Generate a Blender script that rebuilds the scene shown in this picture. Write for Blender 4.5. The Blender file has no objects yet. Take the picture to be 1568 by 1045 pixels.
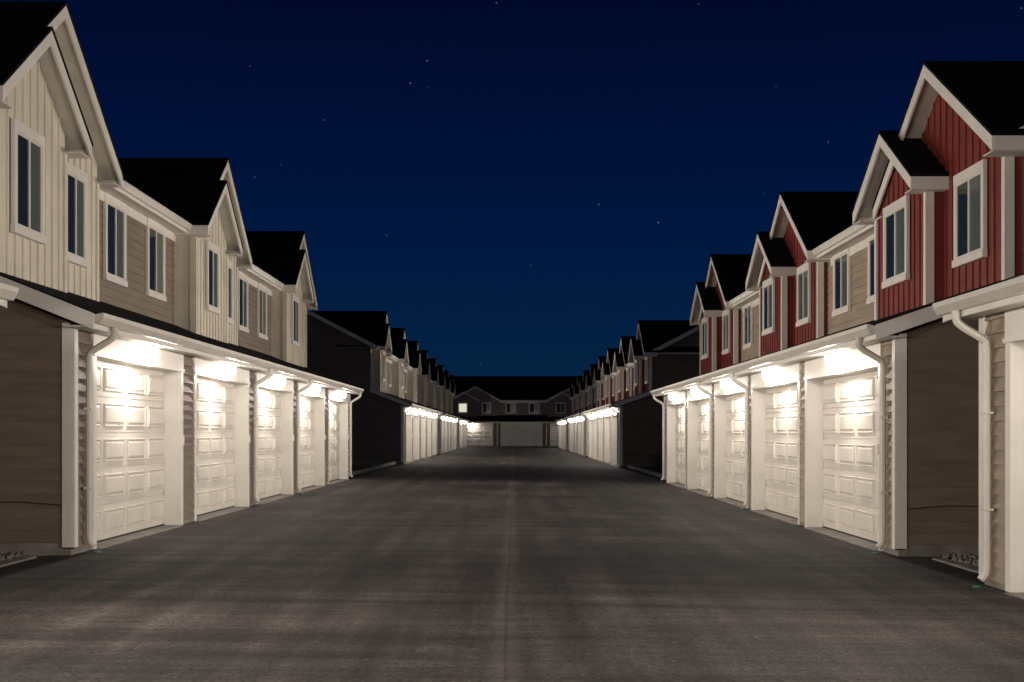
import bpy, math, random
from mathutils import Vector
random.seed(4)
scene=bpy.context.scene
# ------------------------------------------------------------ materials
def newmat(name):
    m=bpy.data.materials.new(name); m.use_nodes=True
    nt=m.node_tree; b=nt.nodes['Principled BSDF']; return m,nt,b
def N(nt,t,**k):
    n=nt.nodes.new(t)
    for a,v in k.items(): setattr(n,a,v)
    return n
def mat(name,col,rough=0.6,var=0.12,scale=3.0,bump=0.0,bscale=80,spec=0.4,stretch=None):
    m,nt,b=newmat(name)
    tc=N(nt,'ShaderNodeTexCoord'); mp=N(nt,'ShaderNodeMapping')
    nt.links.new(tc.outputs['Object'],mp.inputs['Vector'])
    if stretch: mp.inputs['Scale'].default_value=stretch
    n=N(nt,'ShaderNodeTexNoise'); n.inputs['Scale'].default_value=scale; n.inputs['Detail'].default_value=3
    nt.links.new(mp.outputs[0],n.inputs['Vector'])
    r=N(nt,'ShaderNodeValToRGB')
    r.color_ramp.elements[0].position=.3; r.color_ramp.elements[1].position=.7
    r.color_ramp.elements[0].color=[c*(1-var) for c in col]+[1]
    r.color_ramp.elements[1].color=[min(1,c*(1+var)) for c in col]+[1]
    nt.links.new(n.outputs['Fac'],r.inputs[0]); nt.links.new(r.outputs[0],b.inputs['Base Color'])
    b.inputs['Roughness'].default_value=rough
    b.inputs['Specular IOR Level'].default_value=spec
    if bump:
        n2=N(nt,'ShaderNodeTexNoise'); n2.inputs['Scale'].default_value=bscale; n2.inputs['Detail'].default_value=2
        nt.links.new(mp.outputs[0],n2.inputs['Vector'])
        bp=N(nt,'ShaderNodeBump'); bp.inputs['Strength'].default_value=bump; bp.inputs['Distance'].default_value=.01
        nt.links.new(n2.outputs['Fac'],bp.inputs['Height']); nt.links.new(bp.outputs[0],b.inputs['Normal'])
    return m
WHITE=mat('white_trim_paint',(.76,.73,.68),.45,.06,2)
DOORM=mat('garage_door_paint',(.70,.66,.60),.42,.07,1.5,.12,60)
SOFF=mat('soffit_vinyl',(.62,.59,.53),.55,.08,4)
BROWN=mat('brown_lap_siding',(.19,.146,.112),.6,.16,1.2,.2,50,stretch=(1,1,6))
TANL=mat('taupe_lap_siding',(.235,.19,.15),.6,.14,1.2,.2,50,stretch=(1,1,6))
TANR=mat('tan_lap_siding',(.34,.275,.21),.6,.14,1.2,.2,50,stretch=(1,1,6))
CREAM=mat('cream_board_and_batten',(.68,.63,.53),.6,.08,1.5)
RED=mat('red_board_and_batten',(.18,.030,.023),.55,.2,1.5)
SHING=mat('asphalt_shingles',(.011,.011,.012),.95,.7,14,.8,60,spec=.08)
CONC=mat('concrete',(.22,.205,.185),.9,.3,3,.5,50)
METAL=mat('painted_downspout',(.62,.59,.54),.35,.06,3)
BLACKM=mat('dark_rubber',(.02,.02,.02),.7)
FRAME=mat('vinyl_window_frame',(.7,.68,.62),.4,.04,3)
GREEN=mat('green_drain_cap',(.03,.16,.11),.5)
STONE=mat('gravel_stone',(.17,.155,.14),.9,.5,9,.5,60)
def glassmat(name,col,rough=.06):
    m,nt,b=newmat(name)
    b.inputs['Base Color'].default_value=(*col,1); b.inputs['Roughness'].default_value=rough
    b.inputs['Specular IOR Level'].default_value=.9
    tc=N(nt,'ShaderNodeTexCoord'); n=N(nt,'ShaderNodeTexNoise'); n.inputs['Scale'].default_value=1.3
    nt.links.new(tc.outputs['Object'],n.inputs['Vector'])
    bp=N(nt,'ShaderNodeBump'); bp.inputs['Strength'].default_value=.2; bp.inputs['Distance'].default_value=.02
    nt.links.new(n.outputs['Fac'],bp.inputs['Height']); nt.links.new(bp.outputs[0],b.inputs['Normal'])
    return m
GLASS=glassmat('window_glass',(.020,.030,.026))
BLIND=glassmat('window_glass_with_blind',(.115,.135,.115),.15)
m,nt,b=newmat('lit_window'); b.inputs['Base Color'].default_value=(.8,.8,.7,1)
b.inputs['Emission Color'].default_value=(1,.93,.75,1); b.inputs['Emission Strength'].default_value=.7
LIT=m
m,nt,b=newmat('lamp_glass'); b.inputs['Emission Color'].default_value=(1,.95,.86,1); b.inputs['Emission Strength'].default_value=40
LAMP=m
# asphalt
m,nt,b=newmat('asphalt'); L=nt.links
tc=N(nt,'ShaderNodeTexCoord')
def noise(scale,detail=5,st=None,rough=.55,rot=0):
    mp=N(nt,'ShaderNodeMapping'); L.new(tc.outputs['Object'],mp.inputs[0])
    if st: mp.inputs['Scale'].default_value=st
    mp.inputs['Rotation'].default_value=(0,0,rot)
    n=N(nt,'ShaderNodeTexNoise'); n.inputs['Scale'].default_value=scale; n.inputs['Detail'].default_value=detail
    n.inputs['Roughness'].default_value=rough
    L.new(mp.outputs[0],n.inputs['Vector']); return n.outputs['Fac']
def math_(op,a,b_=None,c=None,clamp=False):
    n=N(nt,'ShaderNodeMath',operation=op); n.use_clamp=clamp
    for i,x in enumerate((a,b_,c)):
        if x is None: continue
        if isinstance(x,(int,float)): n.inputs[i].default_value=x
        else: L.new(x,n.inputs[i])
    return n.outputs[0]
def mrange(x,a,b_,c,d):
    n=N(nt,'ShaderNodeMapRange'); L.new(x,n.inputs[0])
    for i,v in enumerate((a,b_,c,d)): n.inputs[i+1].default_value=v
    return n.outputs[0]
big=noise(.35,4,(1,.6,1)); tracks=noise(1.5,4,(1.6,.07,1)); tr2=noise(1.6,4,(1.5,.10,1),.6,.35)
fine=noise(26,3,None,.85); mid=noise(3.2,6,None,.8); cross=noise(.7,5,(.28,2.6,1),.7)
v=math_('MULTIPLY',mrange(big,.3,.7,.6,1.4),mrange(tracks,.34,.66,.66,1.36))
v=math_('MULTIPLY',v,mrange(tr2,.36,.64,.75,1.25))
v=math_('MULTIPLY',v,mrange(fine,.34,.66,.25,1.8))
v=math_('MULTIPLY',v,mrange(mid,.32,.68,.55,1.45))
v=math_('MULTIPLY',v,mrange(cross,.36,.64,.55,1.5))
sx=N(nt,'ShaderNodeSeparateXYZ'); L.new(tc.outputs['Object'],sx.inputs[0])
mpw=N(nt,'ShaderNodeMapping'); L.new(tc.outputs['Object'],mpw.inputs[0]); mpw.inputs['Scale'].default_value=(0,1,0)
def wnoise(sc):
    n=N(nt,'ShaderNodeTexNoise'); n.inputs['Scale'].default_value=sc; n.inputs['Detail'].default_value=3; L.new(mpw.outputs[0],n.inputs['Vector']); return n.outputs['Fac']
wob=wnoise(.12); wob2=wnoise(3)
xx=math_('ADD',sx.outputs[0],math_('ADD',math_('MULTIPLY',math_('SUBTRACT',wob,.5),.14),math_('MULTIPLY',math_('SUBTRACT',wob2,.5),.02)))
xx=math_('ADD',xx,.06)
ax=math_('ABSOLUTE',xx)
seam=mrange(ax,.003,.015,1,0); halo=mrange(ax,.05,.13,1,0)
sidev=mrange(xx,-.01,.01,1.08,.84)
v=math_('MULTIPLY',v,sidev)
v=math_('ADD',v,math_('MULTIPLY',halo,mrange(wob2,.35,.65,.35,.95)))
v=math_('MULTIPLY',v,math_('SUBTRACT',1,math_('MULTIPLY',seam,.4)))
vo=N(nt,'ShaderNodeTexVoronoi'); vo.inputs['Scale'].default_value=9; L.new(tc.outputs['Object'],vo.inputs['Vector'])
sp=mrange(vo.outputs['Distance'],.08,.15,1,0)
vs=N(nt,'ShaderNodeSeparateColor'); L.new(vo.outputs['Color'],vs.inputs[0])
sp=math_('MULTIPLY',sp,math_('GREATER_THAN',vs.outputs[0],.8))
v=math_('ADD',v,math_('MULTIPLY',sp,2.4))
cm=N(nt,'ShaderNodeVectorMath',operation='SCALE'); cm.inputs[0].default_value=(.0425,.0362,.0335); L.new(v,cm.inputs['Scale'])
L.new(cm.outputs[0],b.inputs['Base Color']); b.inputs['Specular IOR Level'].default_value=.2
L.new(mrange(mid,.3,.7,.65,.95),b.inputs['Roughness'])
bp=N(nt,'ShaderNodeBump'); bp.inputs['Strength'].default_value=1; bp.inputs['Distance'].default_value=.03
L.new(math_('ADD',fine,math_('MULTIPLY',mid,.7)),bp.inputs['Height']); L.new(bp.outputs[0],b.inputs['Normal'])
ASPH=m
GRASSG=mat('soil_and_lawn',(.035,.045,.02),.95,.4,2,.8,30,spec=.1)
LEAF=mat('leaf',(.045,.07,.03),.7,.4,6)

# ------------------------------------------------------------ mesh builder
class MB:
    def __init__(s): s.v=[]; s.f=[]
    def poly(s,pts):
        i=len(s.v); s.v+= [tuple(p) for p in pts]; s.f.append(tuple(range(i,i+len(pts))))
    def box(s,x0,x1,y0,y1,z0,z1):
        i=len(s.v)
        s.v+=[(x,y,z) for z in (z0,z1) for y in (y0,y1) for x in (x0,x1)]
        for q in ((0,2,3,1),(4,5,7,6),(0,1,5,4),(2,6,7,3),(0,4,6,2),(1,3,7,5)): s.f.append(tuple(i+k for k in q))
    def prism(s,poly,vec):
        n=len(poly); i=len(s.v)
        s.v+=[tuple(p) for p in poly]+[tuple(p[k]+vec[k] for k in range(3)) for p in poly]
        s.f.append(tuple(range(i,i+n))); s.f.append(tuple(range(i+2*n-1,i+n-1,-1)))
        for k in range(n):
            s.f.append((i+k,i+(k+1)%n,i+n+(k+1)%n,i+n+k))
    def tube(s,pts,r,n=8,flat=1.0):
        pts=[Vector(p) for p in pts]; rings=[]
        for k,p in enumerate(pts):
            t=(pts[min(k+1,len(pts)-1)]-pts[max(k-1,0)]).normalized()
            a=Vector((1,0,0)); bb=t.cross(a)
            if bb.length<.1: a=Vector((0,1,0)); bb=t.cross(a)
            bb.normalize(); a=bb.cross(t).normalized()
            i=len(s.v)
            for j in range(n):
                an=2*math.pi*(j+.5)/n
                q=p+a*(math.cos(an)*r*flat)+bb*(math.sin(an)*r); s.v.append(tuple(q))
            rings.append(i)
        for k in range(len(rings)-1):
            for j in range(n):
                s.f.append((rings[k]+j,rings[k]+(j+1)%n,rings[k+1]+(j+1)%n,rings[k+1]+j))
        s.f.append(tuple(rings[0]+j for j in range(n))); s.f.append(tuple(rings[-1]+j for j in range(n)))
    def mesh(s,name,m):
        me=bpy.data.meshes.new(name); me.from_pydata(s.v,[],s.f); me.materials.append(m); me.update(); return me
def addobj(name,data,parent=None,loc=(0,0,0)):
    o=bpy.data.objects.new(name,data); scene.collection.objects.link(o); o.location=loc
    if parent: o.parent=parent
    return o

def lap(mb,P,ext,z0,z1,h=.15,out=.024):
    z=z0
    while z<z1-1e-4:
        zb=min(z+h,z1); f=(zb-z)/h
        for (a0,a1),(b0,b1) in zip(ext(z+1e-4),ext(zb-1e-4)):
            if a1-a0<.02: continue
            if b1<b0: b0=b1=(b0+b1)/2
            mb.poly([P(a0,z,out),P(a1,z,out),P(b1,zb,out-(out-.005)*f),P(b0,zb,out-(out-.005)*f)])
            mb.poly([P(a0,z,.004),P(a1,z,.004),P(a1,z,out),P(a0,z,out)])
        z=zb

# ------------------------------------------------------------ town-house row
def build_row(T):
    """local coords: u along the row, d depth behind garage front, z up"""
    B={k:MB() for k in ('siding','garage_siding','front_siding','boards','trim','soffit','roof','doors','glass','blinds','frames','downspouts','foundation','rubber','drain_caps')}
    n=T['n']; p=T['pitch']; Ln=n*p
    ez=T['eave']; gs=T['gs']; tip=T['tip']; sl=T['slope']
    DA,DB,DC=1.15,1.4,1.6; DEP=12.8
    ms=.52; ed=1.28; rd=7.2
    def zroof(d): return ez+gs*(d+.36)          # garage roof top
    # ---- garage doors
    doors=[(T['d0']+T['dp']*i,T['d0']+T['dp']*i+T['dw']) for i in range(n)]
    dt=T['dtop']; RC=.25
    for (a,b) in doors:
        m=B['doors']; m.box(a-.01,b+.01,RC,RC+.05,0.03,dt+.01)
        H=(dt-.03)/5; nc=T.get('cols',4); W=(b-a)/nc
        for r in range(5):
            z0=.03+r*H
            m.box(a+.004,b-.004,RC-.018,RC,z0+.010,z0+H-.010)
            for c in range(nc):
                x0=a+c*W+.09; x1=a+(c+1)*W-.09; y=RC-.018
                zz0=z0+.085; zz1=z0+H-.085
                def ring(i0,o0,i1,o1):
                    A=[(x0+i0,y-o0,zz0+i0),(x1-i0,y-o0,zz0+i0),(x1-i0,y-o0,zz1-i0),(x0+i0,y-o0,zz1-i0)]
                    C=[(x0+i1,y-o1,zz0+i1),(x1-i1,y-o1,zz0+i1),(x1-i1,y-o1,zz1-i1),(x0+i1,y-o1,zz1-i1)]
                    for k in range(4): m.poly([A[k],A[(k+1)%4],C[(k+1)%4],C[k]])
                    return C
                ring(0,.001,.012,.026); ring(.012,.026,.03,.004); C=ring(.03,.004,.065,.028); m.poly(C)
        B['rubber'].box(a,b,RC-.02,RC+.03,0.0,.03)
        t=B['trim']
        t.box(a-.03,a,.0,RC,0,dt+.03); t.box(b,b+.03,.0,RC,0,dt+.03); t.box(a,b,.0,RC,dt,dt+.03)
        t.box(a-.15,a,-.045,-.001,0.01,dt+.02); t.box(b,b+.15,-.045,-.001,0.01,dt+.02)
        t.box(a-.15,b+.15,-.05,-.001,dt+.02,ez-.17)
        t.box(a-.17,b+.17,-.065,-.001,dt+.0,dt+.045)
        t.box(b+.035,b+.105,-.075,-.045,1.32,1.46)
        B['foundation'].box(a,b,-.10,RC,-.05,.012)
        c=(a+b)/2
        if T.get('nums',True):
            for k in range(3):
                B['rubber'].box(c-.14+k*.1,c-.14+k*.1+.05,-.056,-.05,dt+.08,dt+.18)
    # ---- garage front siding between doors
    segs=[]; last=0
    for (a,b) in doors:
        segs.append((last,a-.15)); last=b+.15
    segs.append((last,Ln))
    for (a,b) in segs:
        if b-a>.03:
            lap(B['front_siding'],lambda u,z,o:(u,-o,z),lambda z,a=a,b=b:[(a,b)],.08,ez-.17,.15,.045)
            B['foundation'].box(a,b,-.002,.1,-.3,.08)
    for u in (0,Ln):
        if u==0: B['trim'].box(-.035,.11,-.055,-.0005,.1,ez-.17); B['trim'].box(-.037,-.001,.0,.10,.1,ez-.1)
        else: B['trim'].box(Ln-.11,Ln+.035,-.055,-.0005,.1,ez-.17); B['trim'].box(Ln+.001,Ln+.037,0,.10,.1,ez-.1)
    # ---- cables along end walls
    for u,sg in ((-.03,-1),(Ln+.03,1)):
        pts=[]; k=0
        while k<=24:
            d=.1+k*.5; pts.append((u+sg*.012,d,.62+.03*math.sin(k*1.3)+.02*math.sin(k*.5))); k+=1
        B['rubber'].tube(pts,.006,5)
    # ---- garage eave
    B['soffit'].box(-.25,Ln+.25,-.34,.0,ez-.165,ez-.145)
    B['trim'].box(-.27,Ln+.27,-.365,-.341,ez-.19,ez-.01)
    g=B['downspouts']
    g.prism([(-.27,-.366,ez-.13),(-.27,-.43,ez-.13),(-.27,-.475,ez-.05),(-.27,-.48,ez),(-.27,-.47,ez+.004),(-.27,-.366,ez-.02)],(Ln+.54,0,0))
    B['roof'].prism([(-.26,-.385,zroof(-.385)+.012),(-.26,DC+.02,zroof(DC+.02)+.012),(-.26,DC+.02,zroof(DC+.02)-.03),(-.26,-.36,zroof(-.36)-.03)],(Ln+.52,0,0))
    for u in (-.29,Ln+.26):
        B['trim'].prism([(u,-.36,zroof(-.36)-.005),(u,DC+.0,zroof(DC)-.005),(u,DC,zroof(DC)-.2),(u,-.36,zroof(-.36)-.2)],(.03,0,0))
    for u0,u1 in ((-.26,0),(Ln,Ln+.26)):
        B['soffit'].poly([(u0,-.34,zroof(-.34)-.16),(u1,-.34,zroof(-.34)-.16),(u1,DC,zroof(DC)-.16),(u0,DC,zroof(DC)-.16)])
    # downspouts
    dsu=[.42,doors[2][0]-T['dgap']/2,doors[3][0]-T['dgap']/2,Ln-.28] if n>=4 else [.4,Ln-.3]
    if T['flip']: dsu[0]=.35; dsu[-1]=Ln-.40
    for u in dsu:
        z=ez-.13
        pts=[(u,-.42,z),(u,-.42,z-.07),(u,-.40,z-.12),(u,-.34,z-.17),(u,-.17,z-.27),(u,-.11,z-.32),(u,-.10,z-.40),(u,-.10,.22),(u,-.11,.14),(u,-.16,.08)]
        g.tube(pts,.042,8,1.25)
        for zz in (.8,1.8): g.box(u-.065,u+.065,-.145,-.045,zz,zz+.025)
        B['drain_caps'].tube([(u,-.2,-.05),(u,-.2,.02)],.045,10)
    # ---- end walls
    zE=tip-.12
    def ext(z):
        a=0
        if z>ez-.2: a=min(max(0,(z-ez+.2)/gs-.36+.1),DC)
        if z>zroof(DC)-.1: a=DC
        b_=DEP
        if z>zE+.05:
            a=max(a,ed+(z-zE)/ms); b_=min(b_,2*rd-ed-(z-zE)/ms)
        return [(a,b_)]
    ztop=tip+ms*(rd-ed)-.1
    for sgn,u in ((-1,0),(1,Ln)):
        P=(lambda a,z,o,u=u,sgn=sgn:(u+sgn*o,a,z))
        lap(B['garage_siding'],P,ext,.16,ztop,.15)
    for x0,x1 in ((-.002,.1),(Ln-.1,Ln+.002)): B['foundation'].box(x0,x1,.101,DEP,-.3,.16)
    B['garage_siding'].box(0.01,Ln-.01,DEP-.05,DEP,.1,tip-.1)
    # ---- upper tan wall (C plane)
    z0=zroof(DC)-.02
    lap(B['siding'],lambda u,z,o:(u,DC-o,z),lambda z:[(0,Ln)],z0,tip-.15,.15)
    # ---- main roof
    def zm(d): return tip+ms*(d-ed)
    R=B['roof']; UU=Ln+.6
    R.prism([(-.3,1.66,zm(1.66)),(-.3,rd,zm(rd)),(-.3,2*rd-ed,tip),(-.3,2*rd-ed,tip-.1),(-.3,rd,zm(rd)-.12),(-.3,1.66,zm(1.66)-.12)],(UU,0,0))
    for u in (-.33,Ln+.30):
        B['trim'].prism([(u,ed,tip-.01),(u,rd,zm(rd)-.01),(u,rd,zm(rd)-.22),(u,ed,tip-.22)],(.03,0,0))
        B['trim'].prism([(u,2*rd-ed,tip-.01),(u,rd,zm(rd)-.01),(u,rd,zm(rd)-.22),(u,2*rd-ed,tip-.22)],(.03,0,0))
    # ---- windows
    def window(u0,u1,z0,z1,D):
        t=.105; B['trim'].box(u0,u1,D-.055,D-.0,z1-t*1.3,z1); B['trim'].box(u0-.02,u1+.02,D-.07,D,z0,z0+t)
        B['trim'].box(u0,u0+t,D-.052,D,z0+t,z1-t*1.3); B['trim'].box(u1-t,u1,D-.052,D,z0+t,z1-t*1.3)
        a,b_,c,e=u0+t,u1-t,z0+t,z1-t*1.3; f=.035; F=B['frames']
        F.box(a,b_,D-.045,D-.02,c,c+f); F.box(a,b_,D-.045,D-.02,e-f,e); F.box(a,a+f,D-.044,D-.02,c+f,e-f); F.box(b_-f,b_,D-.044,D-.02,c+f,e-f)
        mid=(a+b_)/2; F.box(mid-.028,mid+.028,D-.047,D-.02,c+f,e-f)
        B['glass' ].box(a+f,mid-.028,D-.034,D-.025,c+f,e-f)
        B['blinds'].box(mid+.028,b_-f,D-.032,D-.025,c+f,e-f)
    wz0,wz1=T['wz']
    pat=T['pattern']
    gable_rng=[]
    for i,k in enumerate(pat):
        s=i*p
        if k=='G':
            sc,sh,sw0,sw1=T['small']; bc,bh=T['big']
            def gwall(u0,u1,D,uc,half,ztp,slp):
                zb=zroof(D)-.03
                zt=lambda u:ztp+slp*(half-abs(u-uc))-.13
                pts=[(u0,D,zb),(u1,D,zb),(u1,D,zt(u1)),(uc,D,zt(uc)),(u0,D,zt(u0))]
                m=B['boards']; m.poly(pts)
                for su in (u0,u1):
                    m.poly([(su,D,zb),(su,DC+.05,zb),(su,DC+.05,ztp-.1),(su,D,ztp-.1)])
                u=u0+.2
                while u<u1-.1:
                    m.box(u-.022,u+.022,D-.022,D-.0,zb,zt(u)-.02); u+=.3
                for (su,sg) in ((u0,1),(u1,-1)):
                    x0,x1=sorted((su-sg*.03,su+sg*.09))
                    m2=B['trim'] if T['cornerwhite'] else m
                    m2.box(x0,x1,D-.03,D-.0005,zb,ztp-.16)
                    y0,y1=sorted((su-sg*.03,su-sg*.0005))
                    m2.box(y0,y1,D+.0,D+.1,zb,ztp-.16)
            gwall(s+.25,s+p,DB,s+bc,bh,tip,sl)
            gwall(s+sw0,s+sw1,DA,s+sc,sh,tip,sl)
            def groof(uc,half,df,db,ztp,fb0,fb1):
                zap=ztp+sl*half
                for sg,fb in ((-1,fb0),(1,fb1)):
                    ut=uc+sg*half
                    ue=uc+sg*(half+.02); ze=ztp-sl*.02
                    B['roof'].prism([(ue,df-.045,ze+.015),(uc,df-.045,zap+.015),(uc,df-.045,zap-.03),(ue,df-.045,ze-.03)],(0,db-df+.045,0))
                    B['soffit'].prism([(ut,df,ztp-.035),(uc,df,zap-.035),(uc,df,zap-.12),(ut,df,ztp-.12)],(0,db-df-.5,0))
                    B['trim'].prism([(ut,df-.03,ztp-.01),(uc,df-.03,zap-.01),(uc,df-.03,zap-.23),(ut,df-.03,ztp-.23)],(0,.03,0))
                    x0,x1=sorted((ut-sg*.025,ut+sg*.005))
                    B['trim'].box(x0,x1,df,fb,ztp-.22,ztp-.03)
                    w0,w1=sorted((ut-sg*.02,ut-sg*.44)); B['soffit'].box(w0,w1,df,fb,ztp-.225,ztp-.205)
            groof(s+bc,bh,DB-.3,5.3,tip,1.7,1.7)
            groof(s+sc,sh,DA-.28,3.3,tip,DC,DB)
            gable_rng.append((s+bc-bh,s+bc+bh))
            (wa0,wa1),(wb0,wb1)=T['wG']
            window(s+wa0,s+wa1,wz0,wz1,DA-.02); window(s+wb0,s+wb1,wz0,wz1,DB-.02)
        else:
            for (a,b_) in T['wT']: window(s+a,s+b_,wz0,wz1,DC-.022)
    cur=-.28; rngs=[]
    for (a,b_) in gable_rng:
        if a-cur>.3: rngs.append((cur,a))
        cur=b_
    if Ln+.28-cur>.3: rngs.append((cur,Ln+.28))
    for a,b_ in rngs:
        R.prism([(a,ed-.03,tip-.012),(a,1.7,zm(1.7)+.004),(a,1.7,zm(1.7)-.1),(a,ed-.03,tip-.05)],(b_-a,0,0))
        B['soffit'].box(a,b_,ed+.01,DC-.03,tip-.2,tip-.18)
        B['trim'].box(a,b_,ed-.02,ed+.01,tip-.21,tip-.05)
        g.prism([(a,ed-.021,tip-.15),(a,ed-.08,tip-.15),(a,ed-.12,tip-.06),(a,ed-.12,tip-.03),(a,ed-.021,tip-.05)],(b_-a,0,0))
        B['trim'].box(a,b_,DC-.05,DC-.024,tip-.36,tip-.2)
    mats={'siding':T['sid'],'garage_siding':BROWN,'front_siding':T['fsid'],'boards':T['brd'],'trim':WHITE,'soffit':SOFF,'roof':SHING,'doors':DOORM,'glass':GLASS,'blinds':BLIND,
          'frames':FRAME,'downspouts':METAL,'foundation':CONC,'rubber':BLACKM,'drain_caps':GREEN}
    me={k:(B[k].mesh(k,mats[k])) for k in B if B[k].f}
    lamps=[((a+b)/2,-.19,ez-.19) for a,b in doors]
    return me,lamps

def plight(e):
    pl=bpy.data.lights.new('soffit_lamp_bulb','POINT'); pl.energy=e; pl.color=(1,.91,.80); pl.shadow_soft_size=.035; pl.cycles.max_bounces=3; return pl
PL=plight(92); PLF=plight(80)
def fill_spot(e,ang,bl):  # added spots aimed across the lane to brighten the opposite facades
    slt=bpy.data.lights.new('facade_fill_spot','SPOT'); slt.energy=e; slt.color=(1,.88,.77); slt.spot_size=math.radians(ang); slt.spot_blend=bl; slt.shadow_soft_size=.035
    slt.cycles.max_bounces=3; return slt
FL_A=fill_spot(800,168,.75); FL_B=fill_spot(1050,108,1.0); FL_C=fill_spot(900,108,1.0)
lm=MB(); lm.tube([(0,0,.045),(0,0,.0)],.085,16); LM_C=lm.mesh('lamp_can',WHITE)
lm=MB(); lm.tube([(0,0,.0),(0,0,-.02)],.055,14); lm.tube([(0,0,-.02),(0,0,-.12)],.062,14); lm.tube([(0,0,-.12),(0,0,-.15)],.04,14); LM_G=lm.mesh('lamp_lens',LAMP)

def place(name,data,loc,rz,skip=(),fl=None):
    me,lamps=data
    e=bpy.data.objects.new(name,None); scene.collection.objects.link(e); e.location=loc; e.rotation_euler=(0,0,rz)
    for k,mm in me.items(): addobj(k,mm,e)
    for i,(u,d,z) in enumerate(lamps):
        addobj('lamp_can',LM_C,e,(u,d,z-.02))
        if i in skip: continue
        addobj('lamp_lens',LM_G,e,(u,d,z-.02))
        addobj('lamp_bulb',PL if fl else PLF,e,(u,d-.02,z-.235))
        if fl:
            o=addobj('facade_fill',fl,e,(u,d-.11,z-.19)); o.rotation_euler=(math.radians(90+(8 if fl==FL_A else 6)),0,math.pi)  # added fill light, extra to the fixture's own bulb
    return e

LT=dict(n=5,pitch=5.87,eave=2.96,gs=.40,tip=5.82,slope=.65,d0=.93,dp=5.8,dw=4.67,dgap=1.13,dtop=2.50,
        small=(1.85,1.85,.2,3.4),big=(3.2,3.0),wG=((1.1,2.3),(4.0,5.1)),wT=((.95,2.25),(3.75,5.1)),wz=(4.13,5.62),
        pattern='GTGTG',sid=TANL,fsid=BROWN,brd=CREAM,cornerwhite=False,flip=False)
RT=dict(n=5,pitch=5.68,eave=3.0,gs=.34,tip=5.42,slope=.56,d0=.9,dp=5.48,dw=4.72,dgap=.76,dtop=2.51,
        small=(1.45,1.80,.05,3.0),big=(3.12,3.0),wG=((.75,2.15),(3.7,5.0)),wT=((.75,2.1),(3.6,5.0)),wz=(3.98,5.3),
        pattern='GTGTG',sid=TANR,fsid=TANR,brd=RED,cornerwhite=True,flip=True)
LD=build_row(LT); RD=build_row(RT)
L4=dict(LT,n=4,pattern='GTGT'); R4=dict(RT,n=4,pattern='TGTG')
L4D=build_row(L4); R4D=build_row(R4)
ET=dict(LT,pattern='TGTGT',sid=TANL,brd=TANL,tip=5.6,slope=.56,wz=(3.95,5.3),nums=False,dp=5.87,d0=.55)
ED=build_row(ET)
h=math.radians(90)
XL,XR=5.45,5.0
for s,f in ((-15.35,FL_A),(17.5,FL_B),(69.8,FL_C),(104.0,None)): place('townhouse_row',LD,(-XL,s,0),h,fl=f)
place('townhouse_row',L4D,(-XL,138.0,0),h)
for e,f in ((15.1,FL_A),(46.9,FL_B),(95.2,FL_C),(127.5,None)): place('townhouse_row',RD,(XR,e,-.1),-h,fl=f)
place('townhouse_row',R4D,(XR,156.0,-.1),-h)
end=place('townhouse_row',ED,(.95-14.67,170,-.05),0,skip=(0,2,4))
w=MB(); u=5.87+ET['wG'][0][0]; w.box(u+.14,u+1.06,1.06,1.075,4.12,5.12); addobj('lit_window',w.mesh('lit_window',LIT),end)

# ------------------------------------------------------------ ground
def strip(name,xs,y0,y1,dz,m,ny=1):
    zt=lambda x: 0 if x<=-5.45 else (-.1 if x>=5 else -(x+5.45)/10.45*.1)
    vs=[];fs=[]
    for j in range(ny+1):
        for x in xs: vs.append((x,y0+(y1-y0)*j/ny,zt(x)+dz))
    n=len(xs)
    for j in range(ny):
        for i in range(n-1): fs.append((j*n+i,j*n+i+1,(j+1)*n+i+1,(j+1)*n+i))
    me=bpy.data.meshes.new(name); me.from_pydata(vs,[],fs); me.materials.append(m); return addobj(name,me)
strip('ground',[-2000,-5.45,5,2000],-1500,2500,-.008,GRASSG)
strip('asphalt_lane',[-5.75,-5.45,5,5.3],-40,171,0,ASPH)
strip('cross_street',[-80,-5.45,5,80],162.5,170.1,.004,ASPH)
def kerb(x0,x1,y0,y1,z):
    m=MB(); m.prism([(x0,y0,z-.1),(x1,y0,z-.1),(x1,y0,z+.11),(x1-.02,y0,z+.13),(x0+.02,y0,z+.13),(x0,y0,z+.11)],(0,y1-y0,0)); addobj('kerb',m.mesh('kerb',CONC))
kerb(-5.95,-5.76,47.3,69.4,0); kerb(5.31,5.5,47.3,66.3,-.1)
kerb(-5.95,-5.76,14.2,17.2,-.115); kerb(5.31,5.5,15.4,18.1,-.215)
def gravel(x0,x1,y0,y1,z,n):
    m=MB()
    for _ in range(n):
        x=random.uniform(x0,x1); y=random.uniform(y0,y1); r=random.uniform(.02,.055)
        i=len(m.v)
        for (a,b_,c) in ((1,0,0),(0,1,0),(-1,0,0),(0,-1,0),(0,0,.8),(0,0,-.8)):
            q=random.uniform(.7,1.25); m.v.append((x+a*r*q+random.uniform(-.01,.01),y+b_*r*q,z+r*.4+c*r*q))
        for (a,b_) in ((0,1),(1,2),(2,3),(3,0)):
            m.f.append((i+a,i+b_,i+4)); m.f.append((i+b_,i+a,i+5))
    addobj('gravel_bed',m.mesh('gravel_bed',STONE))
gravel(-12,-5.98,14.3,17.45,.0,7200); gravel(5.52,11,15.3,18.45,-.1,6200)
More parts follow.
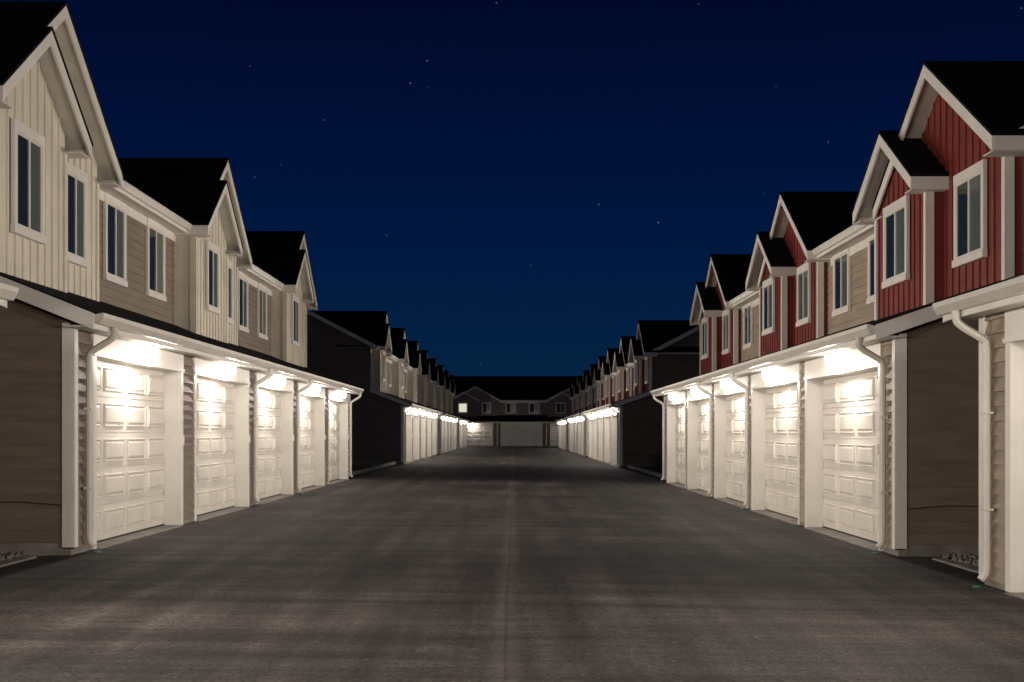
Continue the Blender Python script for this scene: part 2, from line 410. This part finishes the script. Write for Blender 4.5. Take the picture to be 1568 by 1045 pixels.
def lawn(x0,x1,y0,y1,z,n):
    m=MB()
    for _ in range(n):
        x=random.uniform(x0,x1); y=random.uniform(y0,y1); hh=random.uniform(.05,.13); a=random.uniform(0,6.28); wd=.012
        dx,dy=math.cos(a)*wd,math.sin(a)*wd; l=random.uniform(-.05,.05)
        m.poly([(x-dx,y-dy,z-.01),(x+dx,y+dy,z-.01),(x+l,y+l*.5,z+hh)])
    addobj('lawn_grass',m.mesh('lawn_grass',LEAF))
lawn(-12,-5.97,47.5,69.6,0,22000); lawn(5.52,12,47.5,66.6,-.1,20000)
def shrub(x,y,z,r,hh):
    m=MB()
    for k in range(7):
        a=random.uniform(0,6.28); m.tube([(0,0,0),(math.cos(a)*r*.3,math.sin(a)*r*.3,hh*.5),(math.cos(a)*r*.6,math.sin(a)*r*.6,hh*.85)],.012,5)
    cl=[(random.uniform(-.7,.7)*r,random.uniform(-.7,.7)*r,random.uniform(.25,.85)*hh) for _ in range(16)]
    for c in cl:
        for _ in range(90):
            v=Vector((random.gauss(0,1),random.gauss(0,1),random.gauss(0,.9)))*(.14*r/.5)
            q=Vector(c)+v; q.z=max(.03,q.z)
            a=Vector((random.gauss(0,1),random.gauss(0,1),random.gauss(0,1))).normalized()*.035
            b_=a.cross(Vector((random.gauss(0,1),random.gauss(0,1),random.gauss(0,1)))).normalized()*.02
            m.poly([q-a,q+b_,q+a,q-b_])
    addobj('shrub',m.mesh('shrub',LEAF),None,(x,y,z))
for (x,y,r,hh) in ((6.2,54,.55,.75),(6.9,56,.6,.8),(6.4,60,.5,.6),(7.6,52,.6,.8)): shrub(x,y,-.1,r,hh)
for (x,y,r,hh) in ((-6.9,54,.5,.9),(-7.6,59,.6,1.0)): shrub(x,y,0,r,hh)
for (x,y) in ((-3.2,176.5),(3.4,176.5)):
    m=MB(); m.tube([(0,0,0),(0,0,.9)],.06,8); addobj('vent_pipe',m.mesh('vent_pipe',BLACKM),None,(x,y,8.0))

# ------------------------------------------------------------ world
w=bpy.data.worlds.new('World'); scene.world=w; w.use_nodes=True; nt=w.node_tree; L=nt.links
bg=nt.nodes['Background']; tc=N(nt,'ShaderNodeTexCoord')
sx=N(nt,'ShaderNodeSeparateXYZ'); L.new(tc.outputs['Generated'],sx.inputs[0])
r=N(nt,'ShaderNodeValToRGB'); L.new(sx.outputs[2],r.inputs[0]); cr=r.color_ramp
cr.elements[0].position=0; cr.elements[0].color=(.0022,.019,.052,1)
cr.elements[1].position=1; cr.elements[1].color=(.0003,.001,.01,1)
for pos,c in ((.05,(.0012,.016,.053,1)),(.11,(.0006,.011,.053,1)),(.19,(.0003,.0060,.041,1)),(.29,(.0004,.0028,.022,1))):
    q=cr.elements.new(pos); q.color=c
vo=N(nt,'ShaderNodeTexVoronoi'); vo.inputs['Scale'].default_value=170; L.new(tc.outputs['Generated'],vo.inputs['Vector'])
st=mrange(vo.outputs['Distance'],.04,.14,1,0)
vs=N(nt,'ShaderNodeSeparateColor'); L.new(vo.outputs['Color'],vs.inputs[0])
st=math_('MULTIPLY',st,mrange(vs.outputs[0],.955,1.0,.0,.13))
ad=N(nt,'ShaderNodeVectorMath',operation='ADD'); L.new(r.outputs[0],ad.inputs[0])
cb=N(nt,'ShaderNodeVectorMath',operation='SCALE'); cb.inputs[0].default_value=(.75,.85,1)
st=math_('MAXIMUM',st,0); L.new(st,cb.inputs['Scale'])
L.new(cb.outputs[0],ad.inputs[1]); L.new(ad.outputs[0],bg.inputs['Color']); bg.inputs['Strength'].default_value=1
w.cycles.sampling_method='MANUAL'; w.cycles.sample_map_resolution=64
sd=bpy.data.lights.new('fill_sun','SUN'); sd.energy=.02; sd.angle=math.radians(60); sd.color=(1,.95,.9)  # added soft fill from behind the camera, no visible moon behind it
so=addobj('fill_sun',sd); so.rotation_euler=(math.radians(55),0,math.radians(10))
# ------------------------------------------------------------ camera
cd=bpy.data.cameras.new('camera'); co=addobj('camera',cd,None,(0,0,1.5)); co.rotation_euler=(math.radians(90),0,0)
cd.sensor_width=36; cd.lens=36*2178/1568; cd.shift_x=-3/1568; cd.shift_y=141.5/1568; cd.clip_end=5000; cd.clip_start=.1
scene.camera=co
scene.view_settings.view_transform='Standard'; scene.view_settings.look='None'; scene.view_settings.exposure=0
